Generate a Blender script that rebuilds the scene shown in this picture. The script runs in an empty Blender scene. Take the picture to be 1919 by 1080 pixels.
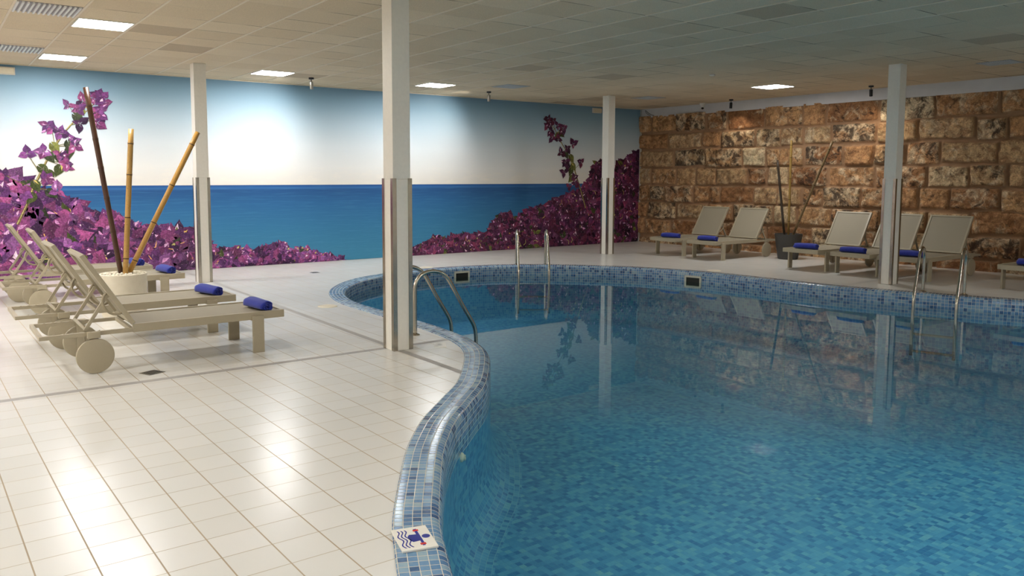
import bpy, bmesh, math, random
import numpy as np
from mathutils import Vector, Matrix
from mathutils.geometry import tessellate_polygon

random.seed(7)
rng = np.random.default_rng(11)
PI = math.pi
scene = bpy.context.scene
COL = scene.collection

# ------------------------------------------------------------------ colour
def lin(c):
    c = c / 255.0
    return c / 12.92 if c <= 0.04045 else ((c + 0.055) / 1.055) ** 2.4
def rgb(r, g, b):
    return (lin(r), lin(g), lin(b), 1.0)

# ------------------------------------------------------------------ objects
def tag(o, label=None, cat=None, group=None, kind=None):
    if label: o['label'] = label
    if cat: o['category'] = cat
    if group: o['group'] = group
    if kind: o['kind'] = kind
    return o
def thing(name, label, cat, loc=(0, 0, 0), rz=0.0, group=None):
    o = bpy.data.objects.new(name, None)
    o.empty_display_size = 0.1
    COL.objects.link(o)
    o.location = loc
    o.rotation_euler = (0, 0, rz)
    return tag(o, label, cat, group)
def children(o):
    return [c for c in bpy.data.objects if c.parent == o]
def dup(root, loc, rz=None, label=None, group=None):
    kids = {}
    def cp(o, parent):
        c = o.copy()
        COL.objects.link(c)
        if parent: c.parent = parent
        for ch in children(o):
            cp(ch, c)
        return c
    r = cp(root, None)
    r.location = loc
    if rz is not None: r.rotation_euler = (0, 0, rz)
    if label: r['label'] = label
    if group: r['group'] = group
    return r

class MB:
    def __init__(s):
        s.bm = bmesh.new()
    def box(s, x0, x1, y0, y1, z0, z1, bev=0.0, m=None, mi=0, seg=2):
        r = bmesh.ops.create_cube(s.bm, size=1.0)
        vs = r['verts']
        for v in vs:
            v.co = Vector(((x0 + x1) / 2 + v.co.x * (x1 - x0), (y0 + y1) / 2 + v.co.y * (y1 - y0), (z0 + z1) / 2 + v.co.z * (z1 - z0)))
        fs = set(f for v in vs for f in v.link_faces)
        if bev > 0:
            es = list(set(e for v in vs for e in v.link_edges))
            rb = bmesh.ops.bevel(s.bm, geom=es, offset=bev, segments=seg, affect='EDGES', profile=0.5, clamp_overlap=True)
            fs = set(f for f in rb['faces']) | set(f for f in fs if f.is_valid)
            vs = list(set(v for f in fs for v in f.verts))
        if m is not None:
            for v in vs: v.co = m @ v.co
        for f in fs: f.material_index = mi
        return s
    def tube(s, path, r, seg=12, cap=True, mi=0, radii=None):
        path = [Vector(p) for p in path]
        n = len(path)
        tang = []
        for i in range(n):
            a = path[max(i - 1, 0)]; b = path[min(i + 1, n - 1)]
            tang.append((b - a).normalized())
        ref = Vector((0, 0, 1)) if abs(tang[0].z) < 0.9 else Vector((1, 0, 0))
        nrm = tang[0].cross(ref).normalized()
        rings = []
        for i in range(n):
            t = tang[i]
            nrm = (nrm - t * nrm.dot(t)).normalized()
            bi = t.cross(nrm)
            rr = radii[i] if radii else r
            rings.append([s.bm.verts.new(path[i] + (nrm * math.cos(2 * PI * k / seg) + bi * math.sin(2 * PI * k / seg)) * rr) for k in range(seg)])
        for i in range(n - 1):
            for k in range(seg):
                f = s.bm.faces.new((rings[i][k], rings[i][(k + 1) % seg], rings[i + 1][(k + 1) % seg], rings[i + 1][k]))
                f.material_index = mi; f.smooth = True
        if cap:
            s.bm.faces.new(rings[0][::-1]).material_index = mi
            s.bm.faces.new(rings[-1]).material_index = mi
        return s
    def lathe(s, prof, seg=32, m=None, mi=0, smooth=True, mis=None):
        rings = []
        for (r, z) in prof:
            if r < 1e-6:
                rings.append([s.bm.verts.new((0, 0, z))])
            else:
                rings.append([s.bm.verts.new((r * math.cos(2 * PI * k / seg), r * math.sin(2 * PI * k / seg), z)) for k in range(seg)])
        for i in range(len(rings) - 1):
            a, b = rings[i], rings[i + 1]
            for k in range(seg):
                k2 = (k + 1) % seg
                if len(a) == 1 and len(b) == 1: continue
                if len(a) == 1: f = s.bm.faces.new((a[0], b[k2], b[k]))
                elif len(b) == 1: f = s.bm.faces.new((a[k], a[k2], b[0]))
                else: f = s.bm.faces.new((a[k], a[k2], b[k2], b[k]))
                f.material_index = mis[i] if mis else mi
                f.smooth = smooth
        if m is not None:
            for rg in rings:
                for v in rg: v.co = m @ v.co
        return s
    def prism(s, pts, z0, z1, m=None, mi=0):
        a = [s.bm.verts.new((p[0], p[1], z0)) for p in pts]
        b = [s.bm.verts.new((p[0], p[1], z1)) for p in pts]
        n = len(pts)
        fs = [s.bm.faces.new(a[::-1]), s.bm.faces.new(b)]
        for i in range(n):
            fs.append(s.bm.faces.new((a[i], a[(i + 1) % n], b[(i + 1) % n], b[i])))
        for f in fs: f.material_index = mi
        if m is not None:
            for v in a + b: v.co = m @ v.co
        return s
    def build(s, name, mats, parent=None, recalc=True, autosmooth=None):
        if recalc: bmesh.ops.recalc_face_normals(s.bm, faces=s.bm.faces[:])
        me = bpy.data.meshes.new(name)
        s.bm.to_mesh(me); s.bm.free()
        for m in (mats if isinstance(mats, (list, tuple)) else [mats]): me.materials.append(m)
        o = bpy.data.objects.new(name, me)
        COL.objects.link(o)
        if parent: o.parent = parent
        if autosmooth is not None:
            for p in me.polygons: p.use_smooth = True
            try: me.set_sharp_from_angle(angle=math.radians(autosmooth))
            except Exception: pass
        return o

def mesh_obj(name, verts, faces, mats, parent=None):
    me = bpy.data.meshes.new(name)
    me.from_pydata(verts, [], faces)
    for m in (mats if isinstance(mats, (list, tuple)) else [mats]): me.materials.append(m)
    o = bpy.data.objects.new(name, me)
    COL.objects.link(o)
    if parent: o.parent = parent
    return o

# ------------------------------------------------------------------ node helpers
class NT:
    def __init__(s, name):
        s.m = bpy.data.materials.new(name); s.m.use_nodes = True
        s.t = s.m.node_tree; s.n = s.t.nodes; s.l = s.t.links
        s.b = s.n.get('Principled BSDF'); s.out = s.n.get('Material Output')
    def new(s, typ, **kw):
        n = s.n.new(typ)
        for k, v in kw.items(): setattr(n, k, v)
        return n
    def link(s, a, b): s.l.new(a, b)
    def val(s, sock, v):
        if hasattr(v, 'is_output') or isinstance(v, bpy.types.NodeSocket): s.link(v, sock)
        else: sock.default_value = v
    def math(s, op, a, b=None, c=None, clamp=False):
        n = s.new('ShaderNodeMath', operation=op); n.use_clamp = clamp
        s.val(n.inputs[0], a)
        if b is not None: s.val(n.inputs[1], b)
        if c is not None: s.val(n.inputs[2], c)
        return n.outputs[0]
    def mix(s, fac, a, b, blend='MIX'):
        n = s.new('ShaderNodeMix', data_type='RGBA', blend_type=blend)
        s.val(n.inputs[0], fac); s.val(n.inputs[6], a); s.val(n.inputs[7], b)
        return n.outputs[2]
    def ramp(s, fac, stops, interp='LINEAR'):
        n = s.new('ShaderNodeValToRGB'); cr = n.color_ramp; cr.interpolation = interp
        while len(cr.elements) > 1: cr.elements.remove(cr.elements[0])
        cr.elements[0].position = stops[0][0]; cr.elements[0].color = stops[0][1]
        for p, c in stops[1:]:
            e = cr.elements.new(p); e.color = c
        s.val(n.inputs[0], fac)
        return n.outputs[0]
    def noise(s, vec, scale, detail=3, rough=0.55, dist=0.0, out=0):
        n = s.new('ShaderNodeTexNoise')
        if vec is not None: s.link(vec, n.inputs['Vector'])
        n.inputs['Scale'].default_value = scale; n.inputs['Detail'].default_value = detail
        n.inputs['Roughness'].default_value = rough; n.inputs['Distortion'].default_value = dist
        return n.outputs[out]
    def obj(s): return s.new('ShaderNodeTexCoord').outputs['Object']
    def sep(s, v):
        n = s.new('ShaderNodeSeparateXYZ'); s.link(v, n.inputs[0]); return n.outputs
    def comb(s, x, y, z=0.0):
        n = s.new('ShaderNodeCombineXYZ')
        s.val(n.inputs[0], x); s.val(n.inputs[1], y); s.val(n.inputs[2], z); return n.outputs[0]
    def bump(s, h, strength=0.3, dist=0.01):
        n = s.new('ShaderNodeBump'); n.inputs['Strength'].default_value = strength; n.inputs['Distance'].default_value = dist
        s.link(h, n.inputs['Height']); s.link(n.outputs[0], s.b.inputs['Normal'])
    def rough(s, v): s.val(s.b.inputs['Roughness'], v)
    def color(s, v): s.val(s.b.inputs['Base Color'], v)

def simple(name, c, rough=0.5, metal=0.0, var=0.06, scale=30.0, bump=0.0, spec=0.5):
    t = NT(name)
    n = t.noise(t.obj(), scale, 4)
    d = tuple(max(0.0, x * (1 - var)) for x in c[:3]) + (1,)
    e = tuple(min(1.0, x * (1 + var)) for x in c[:3]) + (1,)
    t.color(t.mix(n, d, e))
    t.rough(rough); t.b.inputs['Metallic'].default_value = metal
    t.b.inputs['Specular IOR Level'].default_value = spec
    if bump > 0: t.bump(t.noise(t.obj(), scale * 6, 2), bump, 0.002)
    return t.m

M = {}
M['paint'] = simple('wall_paint', rgb(226, 222, 212), 0.6)
M['column_paint'] = simple('column_paint', rgb(240, 235, 224), 0.45, bump=0.05)
M['beam_paint'] = simple('beam_paint', rgb(205, 203, 204), 0.6, var=0.08, scale=5)
M['steel'] = simple('brushed_steel', rgb(190, 182, 168), 0.22, 1.0, var=0.12, scale=14)
M['guard_steel'] = simple('guard_steel', rgb(176, 168, 155), 0.2, 1.0, var=0.25, scale=9)
M['frame'] = simple('taupe_powdercoat', rgb(170, 159, 136), 0.42, var=0.03, scale=60, bump=0.08)
M['frame_in'] = simple('taupe_plastic', rgb(160, 148, 124), 0.5, var=0.03)
M['white_plastic'] = simple('white_plastic', rgb(222, 218, 208), 0.4)
M['cream_plastic'] = simple('cream_plastic', rgb(222, 212, 188), 0.45)
M['dark_metal'] = simple('dark_metal', rgb(48, 47, 46), 0.35, 0.7)
M['grey_metal'] = simple('grey_metal', rgb(150, 146, 138), 0.3, 0.85)
M['black'] = simple('black_plastic', rgb(14, 14, 15), 0.25)
M['cable'] = simple('cable_rubber', rgb(30, 28, 27), 0.6)
M['soil'] = simple('soil', rgb(120, 105, 85), 0.9, var=0.4, scale=60)
M['pebble'] = simple('pebble_white', rgb(232, 224, 205), 0.7, var=0.12, scale=18)
M['tbar'] = simple('ceiling_bar', rgb(222, 208, 186), 0.5)
M['drain_dark'] = simple('drain_slot', rgb(40, 36, 32), 0.6)
M['recess_shade'] = simple('skimmer_recess_shade', rgb(30, 28, 16), 0.7)
M['sign_white'] = simple('sign_glaze', rgb(240, 236, 226), 0.15)
M['sign_blue'] = simple('sign_blue', rgb(28, 40, 140), 0.2)
M['sign_red'] = simple('sign_red', rgb(205, 45, 40), 0.2)
M['mark_grey'] = simple('mark_grey', rgb(165, 160, 150), 0.4)

# --- sling fabric
t = NT('sling_mesh_fabric')
o_ = t.obj()
w1 = t.new('ShaderNodeTexWave'); t.link(o_, w1.inputs['Vector']); w1.inputs['Scale'].default_value = 160; w1.bands_direction = 'X'
w2 = t.new('ShaderNodeTexWave'); t.link(o_, w2.inputs['Vector']); w2.inputs['Scale'].default_value = 160; w2.bands_direction = 'Y'
wv = t.math('MULTIPLY', w1.outputs['Fac'], w2.outputs['Fac'])
t.color(t.mix(wv, rgb(148, 139, 120), rgb(170, 160, 140))); t.rough(0.65); t.bump(wv, 0.15, 0.001)
M['sling'] = t.m

# --- towel
t = NT('towel_terry')
n1 = t.noise(t.obj(), 260, 3); n2 = t.noise(t.obj(), 22, 3)
t.color(t.mix(n2, rgb(22, 34, 128), rgb(40, 58, 170))); t.rough(0.95); t.bump(n1, 0.7, 0.004)
t.b.inputs['Sheen Weight'].default_value = 0.25
M['towel'] = t.m

# --- mosaic by UV in tile units
def mosaic(name, stops, grout, rough, gw=0.055, var=0.5):
    t = NT(name)
    uv = t.new('ShaderNodeUVMap'); uv.uv_map = 'UVMap'
    s = t.sep(uv.outputs[0])
    cell = t.comb(t.math('FLOOR', s[0]), t.math('FLOOR', s[1]))
    wn = t.new('ShaderNodeTexWhiteNoise', noise_dimensions='2D'); t.link(cell, wn.inputs['Vector'])
    big = t.noise(cell, 0.35, 2)
    fac = t.math('ADD', t.math('MULTIPLY', wn.outputs['Value'], 0.85), t.math('MULTIPLY', t.math('SUBTRACT', big, 0.5), 0.5), clamp=True)
    st = t.noise(t.comb(t.math('MULTIPLY', s[0], 3.0), t.math('MULTIPLY', s[1], 0.8), wn.outputs['Value']), 2.2, 3)
    fac = t.math('ADD', fac, t.math('MULTIPLY', t.math('SUBTRACT', st, 0.5), var), clamp=True)
    base = t.ramp(fac, stops)
    def edge(x):
        f = t.math('FRACT', x)
        return t.math('MINIMUM', f, t.math('SUBTRACT', 1.0, f))
    d = t.math('MINIMUM', edge(s[0]), edge(s[1]))
    mask = t.math('LESS_THAN', d, gw)
    t.color(t.mix(mask, base, grout))
    t.rough(t.mix(mask, (rough, rough, rough, 1), (0.7, 0.7, 0.7, 1)))
    hgt = t.new('ShaderNodeMapRange'); hgt.inputs[1].default_value = 0; hgt.inputs[2].default_value = gw * 2.2
    t.link(d, hgt.inputs[0]); t.bump(hgt.outputs[0], 0.35, 0.003)
    return t.m
BL = [(0.0, rgb(50, 84, 126)), (0.2, rgb(78, 118, 160)), (0.45, rgb(104, 144, 182)), (0.75, rgb(134, 166, 188)), (0.95, rgb(152, 174, 182)), (1.0, rgb(124, 178, 216))]
M['coping'] = mosaic('coping_mosaic', BL, rgb(212, 206, 190), 0.2, gw=0.042)
BF = [(0.0, rgb(52, 116, 164)), (0.3, rgb(70, 138, 178)), (0.6, rgb(86, 152, 186)), (0.85, rgb(104, 164, 186)), (1.0, rgb(124, 174, 180))]
M['basin_wall'] = mosaic('basin_wall_mosaic', BF, rgb(130, 176, 188), 0.4, gw=0.04)
M['basin_floor'] = mosaic('basin_floor_mosaic', BF, rgb(92, 148, 172), 0.5, gw=0.02, var=0.6)

# --- water: clear surface, mirror part grows towards grazing angles
t = NT('pool_water')
t.n.remove(t.b)
geo = t.new('ShaderNodeNewGeometry')
dt = t.new('ShaderNodeVectorMath', operation='DOT_PRODUCT'); t.link(geo.outputs['Incoming'], dt.inputs[0]); t.link(geo.outputs['Normal'], dt.inputs[1])
cs = t.math('ABSOLUTE', dt.outputs['Value'])
g = lambda v: (v, v, v, 1)
fr = t.ramp(cs, [(0.0, g(1.0)), (0.07, g(0.66)), (0.13, g(0.50)), (0.2, g(0.40)), (0.24, g(0.31)), (0.275, g(0.20)), (0.293, g(0.08)), (0.304, g(0.003)), (0.31, g(0.001)), (1.0, g(0.001))])
tr = t.new('ShaderNodeBsdfTransparent'); tr.inputs[0].default_value = (0.80, 0.945, 0.955, 1)
gl = t.new('ShaderNodeBsdfGlossy'); gl.inputs['Roughness'].default_value = 0.015
nz = t.noise(t.obj(), 7.0, 2)
bp = t.new('ShaderNodeBump'); bp.inputs['Strength'].default_value = 0.01; bp.inputs['Distance'].default_value = 0.004
t.link(nz, bp.inputs['Height']); t.link(bp.outputs[0], gl.inputs['Normal'])
mx = t.new('ShaderNodeMixShader'); t.link(fr, mx.inputs[0]); t.link(tr.outputs[0], mx.inputs[1]); t.link(gl.outputs[0], mx.inputs[2])
t.link(mx.outputs[0], t.out.inputs['Surface'])
M['water'] = t.m

# --- floor tiles
t = NT('deck_tiles')
s = t.sep(t.obj())
u = t.math('DIVIDE', t.math('SUBTRACT', t.math('ADD', s[0], t.math('MULTIPLY', s[1], 0.021)), 0.606), 0.2245)
v = t.math('DIVIDE', t.math('SUBTRACT', s[1], 3.604), 0.2195)
cell = t.comb(t.math('FLOOR', u), t.math('FLOOR', v))
wn = t.new('ShaderNodeTexWhiteNoise', noise_dimensions='2D'); t.link(cell, wn.inputs['Vector'])
def edgef(x):
    f = t.math('FRACT', x); return t.math('MINIMUM', f, t.math('SUBTRACT', 1.0, f))
d = t.math('MINIMUM', edgef(u), edgef(v))
gmx = t.math('LESS_THAN', edgef(u), 0.015); gmy = t.math('LESS_THAN', edgef(v), 0.012)
gm = t.math('MAXIMUM', gmx, gmy)
def band(coord, c, hw):
    return t.math('LESS_THAN', t.math('ABSOLUTE', t.math('SUBTRACT', coord, c)), hw)
bands = band(s[1], 6.765, 0.04)
for b_ in (band(s[0], 3.655, 0.036), band(s[1], 12.62, 0.014), band(s[0], 12.12, 0.02)):
    bands = t.math('MAXIMUM', bands, b_)
cl = t.noise(t.obj(), 1.1, 4)
base = t.mix(wn.outputs['Value'], rgb(226, 224, 218), rgb(231, 229, 224))
base = t.mix(t.math('MULTIPLY', cl, 0.3), base, rgb(220, 215, 204))
st_ = t.noise(t.obj(), 3.3, 6, 0.7)
stain = t.math('MULTIPLY', t.math('GREATER_THAN', st_, 0.70), 0.35)
base = t.mix(stain, base, rgb(205, 180, 135))
gcol = t.mix(gmx, t.mix(t.noise(t.obj(), 1.7, 2), rgb(152, 136, 112), rgb(202, 192, 172)), t.mix(t.noise(t.obj(), 1.1, 2), rgb(142, 122, 96), rgb(190, 174, 148)))
c1 = t.mix(gm, base, gcol)
c2 = t.mix(bands, c1, rgb(164, 160, 155))
t.color(c2)
rn = t.noise(t.obj(), 2.2, 4)
rr = t.new('ShaderNodeMapRange'); rr.inputs[3].default_value = 0.2; rr.inputs[4].default_value = 0.265; t.link(rn, rr.inputs[0])
t.rough(t.math('ADD', rr.outputs[0], t.math('MULTIPLY', t.math('MAXIMUM', gm, bands), 0.3)))
peel = t.noise(t.obj(), 90, 2)
hh = t.math('ADD', t.math('MULTIPLY', peel, 0.10), t.math('MULTIPLY', t.math('SUBTRACT', 1.0, gm), 1.0))
hh = t.math('ADD', hh, t.math('MULTIPLY', wn.outputs['Value'], 0.05))
t.bump(hh, 0.25, 0.002)
t.b.inputs['Specular IOR Level'].default_value = 0.36
M['floor'] = t.m

# --- ceiling tiles
t = NT('ceiling_woodwool_tiles')
s = t.sep(t.obj())
u = t.math('DIVIDE', t.math('SUBTRACT', s[0], 1.46), 0.619)
v = t.math('DIVIDE', t.math('SUBTRACT', s[1], 9.81), 0.615)
wn = t.new('ShaderNodeTexWhiteNoise', noise_dimensions='2D'); t.link(t.comb(t.math('FLOOR', u), t.math('FLOOR', v)), wn.inputs['Vector'])
sp = t.noise(t.obj(), 130, 3, 0.7)
base = t.mix(wn.outputs['Value'], rgb(218, 200, 170), rgb(230, 214, 186))
dark = t.math('MULTIPLY', t.math('GREATER_THAN', wn.outputs['Value'], 0.965), 0.45)
base = t.mix(dark, base, rgb(120, 92, 64))
base = t.mix(t.math('MULTIPLY', t.noise(t.obj(), 2.0, 3), 0.35), base, rgb(206, 182, 146))
spr = t.new('ShaderNodeMapRange'); spr.inputs[1].default_value = 0.3; spr.inputs[2].default_value = 0.7; spr.inputs[3].default_value = 0.72; spr.inputs[4].default_value = 1.12
t.link(sp, spr.inputs[0])
base = t.mix(1.0, base, t.comb(spr.outputs[0], spr.outputs[0], spr.outputs[0]), 'MULTIPLY')
d = t.math('MINIMUM', edgef(u), edgef(v))
gm = t.math('LESS_THAN', d, 0.010)
gn = t.noise(t.obj(), 1.3, 2)
t.color(t.mix(gm, base, t.ramp(gn, [(0.42, rgb(80, 64, 48)), (0.52, rgb(205, 190, 165))])))
t.rough(0.9); t.bump(sp, 0.4, 0.004)
M['ceiling'] = t.m

# --- stone
t = NT('golden_limestone_blocks')
at = t.new('ShaderNodeAttribute'); at.attribute_name = 'stone'
s = t.sep(at.outputs['Color'])
ob = t.obj()
off = t.new('ShaderNodeVectorMath', operation='ADD'); t.link(ob, off.inputs[0])
t.link(t.comb(t.math('MULTIPLY', s[0], 17.0), t.math('MULTIPLY', s[1], 13.0), t.math('MULTIPLY', s[0], 5.0)), off.inputs[1])
vec = off.outputs[0]
base = t.ramp(s[0], [(0.0, rgb(152, 106, 68)), (0.2, rgb(184, 136, 92)), (0.45, rgb(204, 158, 110)), (0.7, rgb(194, 162, 120)), (0.88, rgb(206, 170, 126)), (1.0, rgb(218, 198, 160))])
na = t.noise(vec, 3.2, 8, 0.68, 0.9)
cream = t.ramp(t.math('ADD', na, t.math('MULTIPLY', t.math('SUBTRACT', s[1], 0.5), 0.16)), [(0.50, g(0)), (0.60, g(1))])
base = t.mix(t.math('MULTIPLY', cream, 0.7), base, rgb(226, 206, 172))
nb = t.noise(vec, 5.5, 8, 0.74, 1.0)
rust = t.ramp(nb, [(0.46, g(0)), (0.57, g(1))])
base = t.mix(t.math('MULTIPLY', rust, 0.6), base, rgb(118, 72, 40))
nc = t.noise(vec, 4.8, 8, 0.74, 0.6)
dk = t.ramp(t.math('ADD', nc, t.math('MULTIPLY', t.math('SUBTRACT', s[1], 0.5), 0.17)), [(0.54, g(0)), (0.63, g(1))])
base = t.mix(t.math('MULTIPLY', dk, 0.85), base, rgb(48, 31, 21))
fine = t.noise(ob, 45, 5, 0.7)
fr_ = t.new('ShaderNodeMapRange'); fr_.inputs[1].default_value = 0.3; fr_.inputs[2].default_value = 0.7; fr_.inputs[3].default_value = 0.58; fr_.inputs[4].default_value = 1.35
t.link(fine, fr_.inputs[0])
base = t.mix(1.0, base, t.comb(fr_.outputs[0], fr_.outputs[0], fr_.outputs[0]), 'MULTIPLY')
md = t.new('ShaderNodeMapRange'); md.inputs[1].default_value = 0.35; md.inputs[2].default_value = 0.65; md.inputs[3].default_value = 0.72; md.inputs[4].default_value = 1.22
t.link(t.noise(vec, 9.0, 5, 0.6, 0.5), md.inputs[0])
base = t.mix(1.0, base, t.comb(md.outputs[0], md.outputs[0], md.outputs[0]), 'MULTIPLY')
mort = t.mix(t.noise(ob, 6, 4), rgb(146, 112, 82), rgb(180, 142, 108))
t.color(t.mix(t.ramp(s[2], [(0.25, g(0)), (0.6, g(1))]), mort, base))
t.rough(0.92)
t.bump(t.math('ADD', t.noise(ob, 28, 6, 0.7), t.math('MULTIPLY', fine, 0.5)), 0.8, 0.02)
M['stone'] = t.m

# --- planters, bamboo
t = NT('white_ribbed_planter')
w = t.new('ShaderNodeTexWave'); w.bands_direction = 'Z'; w.inputs['Scale'].default_value = 26; w.inputs['Distortion'].default_value = 3.0; t.link(t.obj(), w.inputs['Vector'])
t.color(t.mix(t.noise(t.obj(), 14, 4), rgb(222, 210, 186), rgb(236, 228, 210))); t.rough(0.75); t.bump(w.outputs['Fac'], 0.25, 0.004)
M['white_pot'] = t.m
M['dark_pot'] = simple('anthracite_planter', rgb(66, 63, 60), 0.7, var=0.25, scale=40, bump=0.2)
def bamboo_mat(name, a, b, dkc):
    t = NT(name)
    s = t.sep(t.obj())
    n = t.noise(t.comb(t.math('MULTIPLY', s[0], 20), t.math('MULTIPLY', s[1], 20), t.math('MULTIPLY', s[2], 2.2)), 1.5, 5, 0.65)
    n2 = t.noise(t.obj(), 60, 3)
    c = t.mix(n, a, b)
    c = t.mix(t.math('MULTIPLY', t.math('GREATER_THAN', n2, 0.64), 0.5), c, dkc)
    t.color(c); t.rough(0.35)
    return t.m
M['bam_tan'] = bamboo_mat('bamboo_tan', rgb(150, 105, 45), rgb(206, 168, 98), rgb(110, 76, 36))
M['bam_gold'] = bamboo_mat('bamboo_gold', rgb(168, 122, 52), rgb(196, 152, 78), rgb(120, 80, 40))
M['bam_brown'] = bamboo_mat('bamboo_brown', rgb(52, 30, 18), rgb(88, 54, 31), rgb(40, 24, 14))
M['bam_black'] = bamboo_mat('bamboo_black', rgb(36, 28, 20), rgb(62, 48, 34), rgb(20, 16, 12))
M['bam_dim'] = bamboo_mat('bamboo_dull', rgb(92, 72, 46), rgb(132, 108, 70), rgb(60, 44, 28))
M['bam_olive'] = bamboo_mat('bamboo_olive', rgb(112, 84, 34), rgb(160, 128, 66), rgb(80, 58, 26))
M['bam_node'] = simple('bamboo_node', rgb(70, 46, 24), 0.6)

# --- lamp diffuser
LAMP = 46.0
def emitter(name, strength, col):
    t = NT(name); t.n.remove(t.b)
    e = t.new('ShaderNodeEmission'); e.inputs[0].default_value = col; e.inputs[1].default_value = strength
    t.link(e.outputs[0], t.out.inputs['Surface'])
    return t.m
M['lamp'] = emitter('led_diffuser', LAMP, (1.0, 0.995, 0.985, 1))
t = NT('louvre_reflector'); t.color(t.mix(t.noise(t.obj(), 20, 2), rgb(226, 226, 224), rgb(238, 238, 235))); t.rough(0.35)
M['louvre'] = t.m
M['louvre_back'] = simple('louvre_back', rgb(120, 116, 116), 0.4)
M['grille_light'] = simple('vent_slats', rgb(205, 210, 212), 0.5)
M['grille'] = simple('vent_grille', rgb(150, 158, 164), 0.5)

# ================================================================== SETTING
ZC = 3.383
YM = 14.5
XL, YF = -4.2, -3.0
def wx(y): return 15.12 + 0.03 * (YM - y)      # plane of the stone wall

# ---- pool outline (deck side of the coping)
out = [(1.53, 2.81), (1.62, 2.99), (1.7, 3.17), (1.81, 3.36), (1.92, 3.53), (2.07, 3.76), (2.32, 4.13), (2.53, 4.39), (2.72, 4.61), (2.94, 4.81), (3.14, 5.0), (3.44, 5.28), (3.78, 5.71), (4.05, 6.09), (4.18, 6.34), (4.26, 6.59), (4.32, 6.87), (4.35, 7.2), (4.375, 7.54), (4.375, 8.39), (4.37, 8.98), (4.38, 9.45), (4.45, 9.88), (4.6, 10.37), (4.81, 10.79), (5.05, 11.13), (5.35, 11.46), (5.69, 11.74), (6.01, 11.92), (6.3, 12.04), (6.76, 12.18), (7.24, 12.27), (7.73, 12.29), (8.2, 12.24), (8.64, 12.13), (9.1, 11.92), (9.5, 11.64), (9.82, 11.35), (10.26, 10.88), (10.7, 10.28), (11.0, 9.65), (11.2, 8.93), (11.28, 8.16), (11.34, 7.22), (11.45, 6.5), (11.69, 5.73), (11.95, 4.99), (12.2, 4.4), (12.45, 3.4), (12.4, 2.0), (11.6, 0.3), (9.8, -0.9), (7.4, -1.3), (4.6, -1.0), (2.6, -0.1), (1.6, 1.0), (1.36, 1.9), (1.42, 2.5)]
def closed_resample(P, step, sigma):
    P = np.array(P, float)
    n = len(P); Q = []
    for i in range(n):
        p0, p1, p2, p3 = P[i - 1], P[i], P[(i + 1) % n], P[(i + 2) % n]
        for k in range(12):
            s_ = k / 12
            Q.append(0.5 * ((2 * p1) + (-p0 + p2) * s_ + (2 * p0 - 5 * p1 + 4 * p2 - p3) * s_ ** 2 + (-p0 + 3 * p1 - 3 * p2 + p3) * s_ ** 3))
    Q = np.array(Q)
    def even(Q, m=None):
        d = np.hypot(*(np.roll(Q, -1, 0) - Q).T); L = np.concatenate([[0], np.cumsum(d)])
        m = m or int(round(L[-1] / step)); tt = np.linspace(0, L[-1], m, endpoint=False)
        QQ = np.vstack([Q, Q[:1]])
        return np.stack([np.interp(tt, L, QQ[:, 0]), np.interp(tt, L, QQ[:, 1])], 1)
    Q = even(Q)
    k = int(3 * sigma / step); ker = np.exp(-0.5 * (np.arange(-k, k + 1) * step / sigma) ** 2); ker /= ker.sum()
    R = sum(ker[j + k] * np.roll(Q, -j, 0) for j in range(-k, k + 1))
    return even(R, len(Q))
TILE = 0.045
OUT = closed_resample(out, TILE, 0.11)
NP_ = len(OUT)
tg = np.roll(OUT, -1, 0) - np.roll(OUT, 1, 0); tg /= np.hypot(*tg.T)[:, None]
area = 0.5 * np.sum(OUT[:, 0] * np.roll(OUT[:, 1], -1) - np.roll(OUT[:, 0], -1) * OUT[:, 1])
INW = np.stack([-tg[:, 1], tg[:, 0]], 1) * (1 if area > 0 else -1)
FLATW, RAD = 0.18, 0.06
DW = FLATW + RAD                                # inner wall offset
ZW = -0.17                                      # water level
def ring(d):
    N = INW
    return OUT + N * d
def near_idx(x, y, d=DW):
    R = ring(d); return int(np.argmin(np.hypot(R[:, 0] - x, R[:, 1] - y)))

pool_c = Vector((7.5, 6.0, 0.0))
pool = thing('swimming_pool', 'kidney-shaped indoor pool of blue water with a blue mosaic rim', 'swimming pool', pool_c)

def sweep(name, prof, mat, v0=0.0):
    """prof: list of (inward offset, z); UVs count tiles"""
    verts, faces, uvs = [], [], []
    L = [v0]
    for i in range(1, len(prof)):
        L.append(L[-1] + math.hypot(prof[i][0] - prof[i - 1][0], prof[i][1] - prof[i - 1][1]) / TILE)
    for (d, z) in prof:
        R = ring(d)
        for p in R: verts.append((p[0] - pool_c.x, p[1] - pool_c.y, z))
    fu = []
    for i in range(len(prof) - 1):
        for k in range(NP_):
            k2 = (k + 1) % NP_
            faces.append((i * NP_ + k, i * NP_ + k2, (i + 1) * NP_ + k2, (i + 1) * NP_ + k))
            fu += [(k, L[i]), (k + 1, L[i]), (k + 1, L[i + 1]), (k, L[i + 1])]
    o = mesh_obj(name, verts, faces, mat, pool)
    uvl = o.data.uv_layers.new(name='UVMap')
    uvl.data.foreach_set('uv', np.array(fu, np.float32).ravel())
    for p in o.data.polygons: p.use_smooth = True
    return o
prof = [(-0.004, -0.03), (0.0, 0.006), (0.006, 0.010), (FLATW, 0.010)]
for k in range(1, 9):
    a = k / 8 * PI / 2
    prof.append((FLATW + RAD * math.sin(a), 0.010 - RAD + RAD * math.cos(a)))
prof.append((DW, -0.16)); prof.append((DW, -0.28))
L_ = sum(math.hypot(prof[i][0] - prof[i - 1][0], prof[i][1] - prof[i - 1][1]) for i in range(1, 4)) / TILE
sweep('coping', prof, M['coping'], v0=-(0.0365 + 0.0072) / TILE + 0.0)
ZB, CR = -0.95, 0.28
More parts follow.
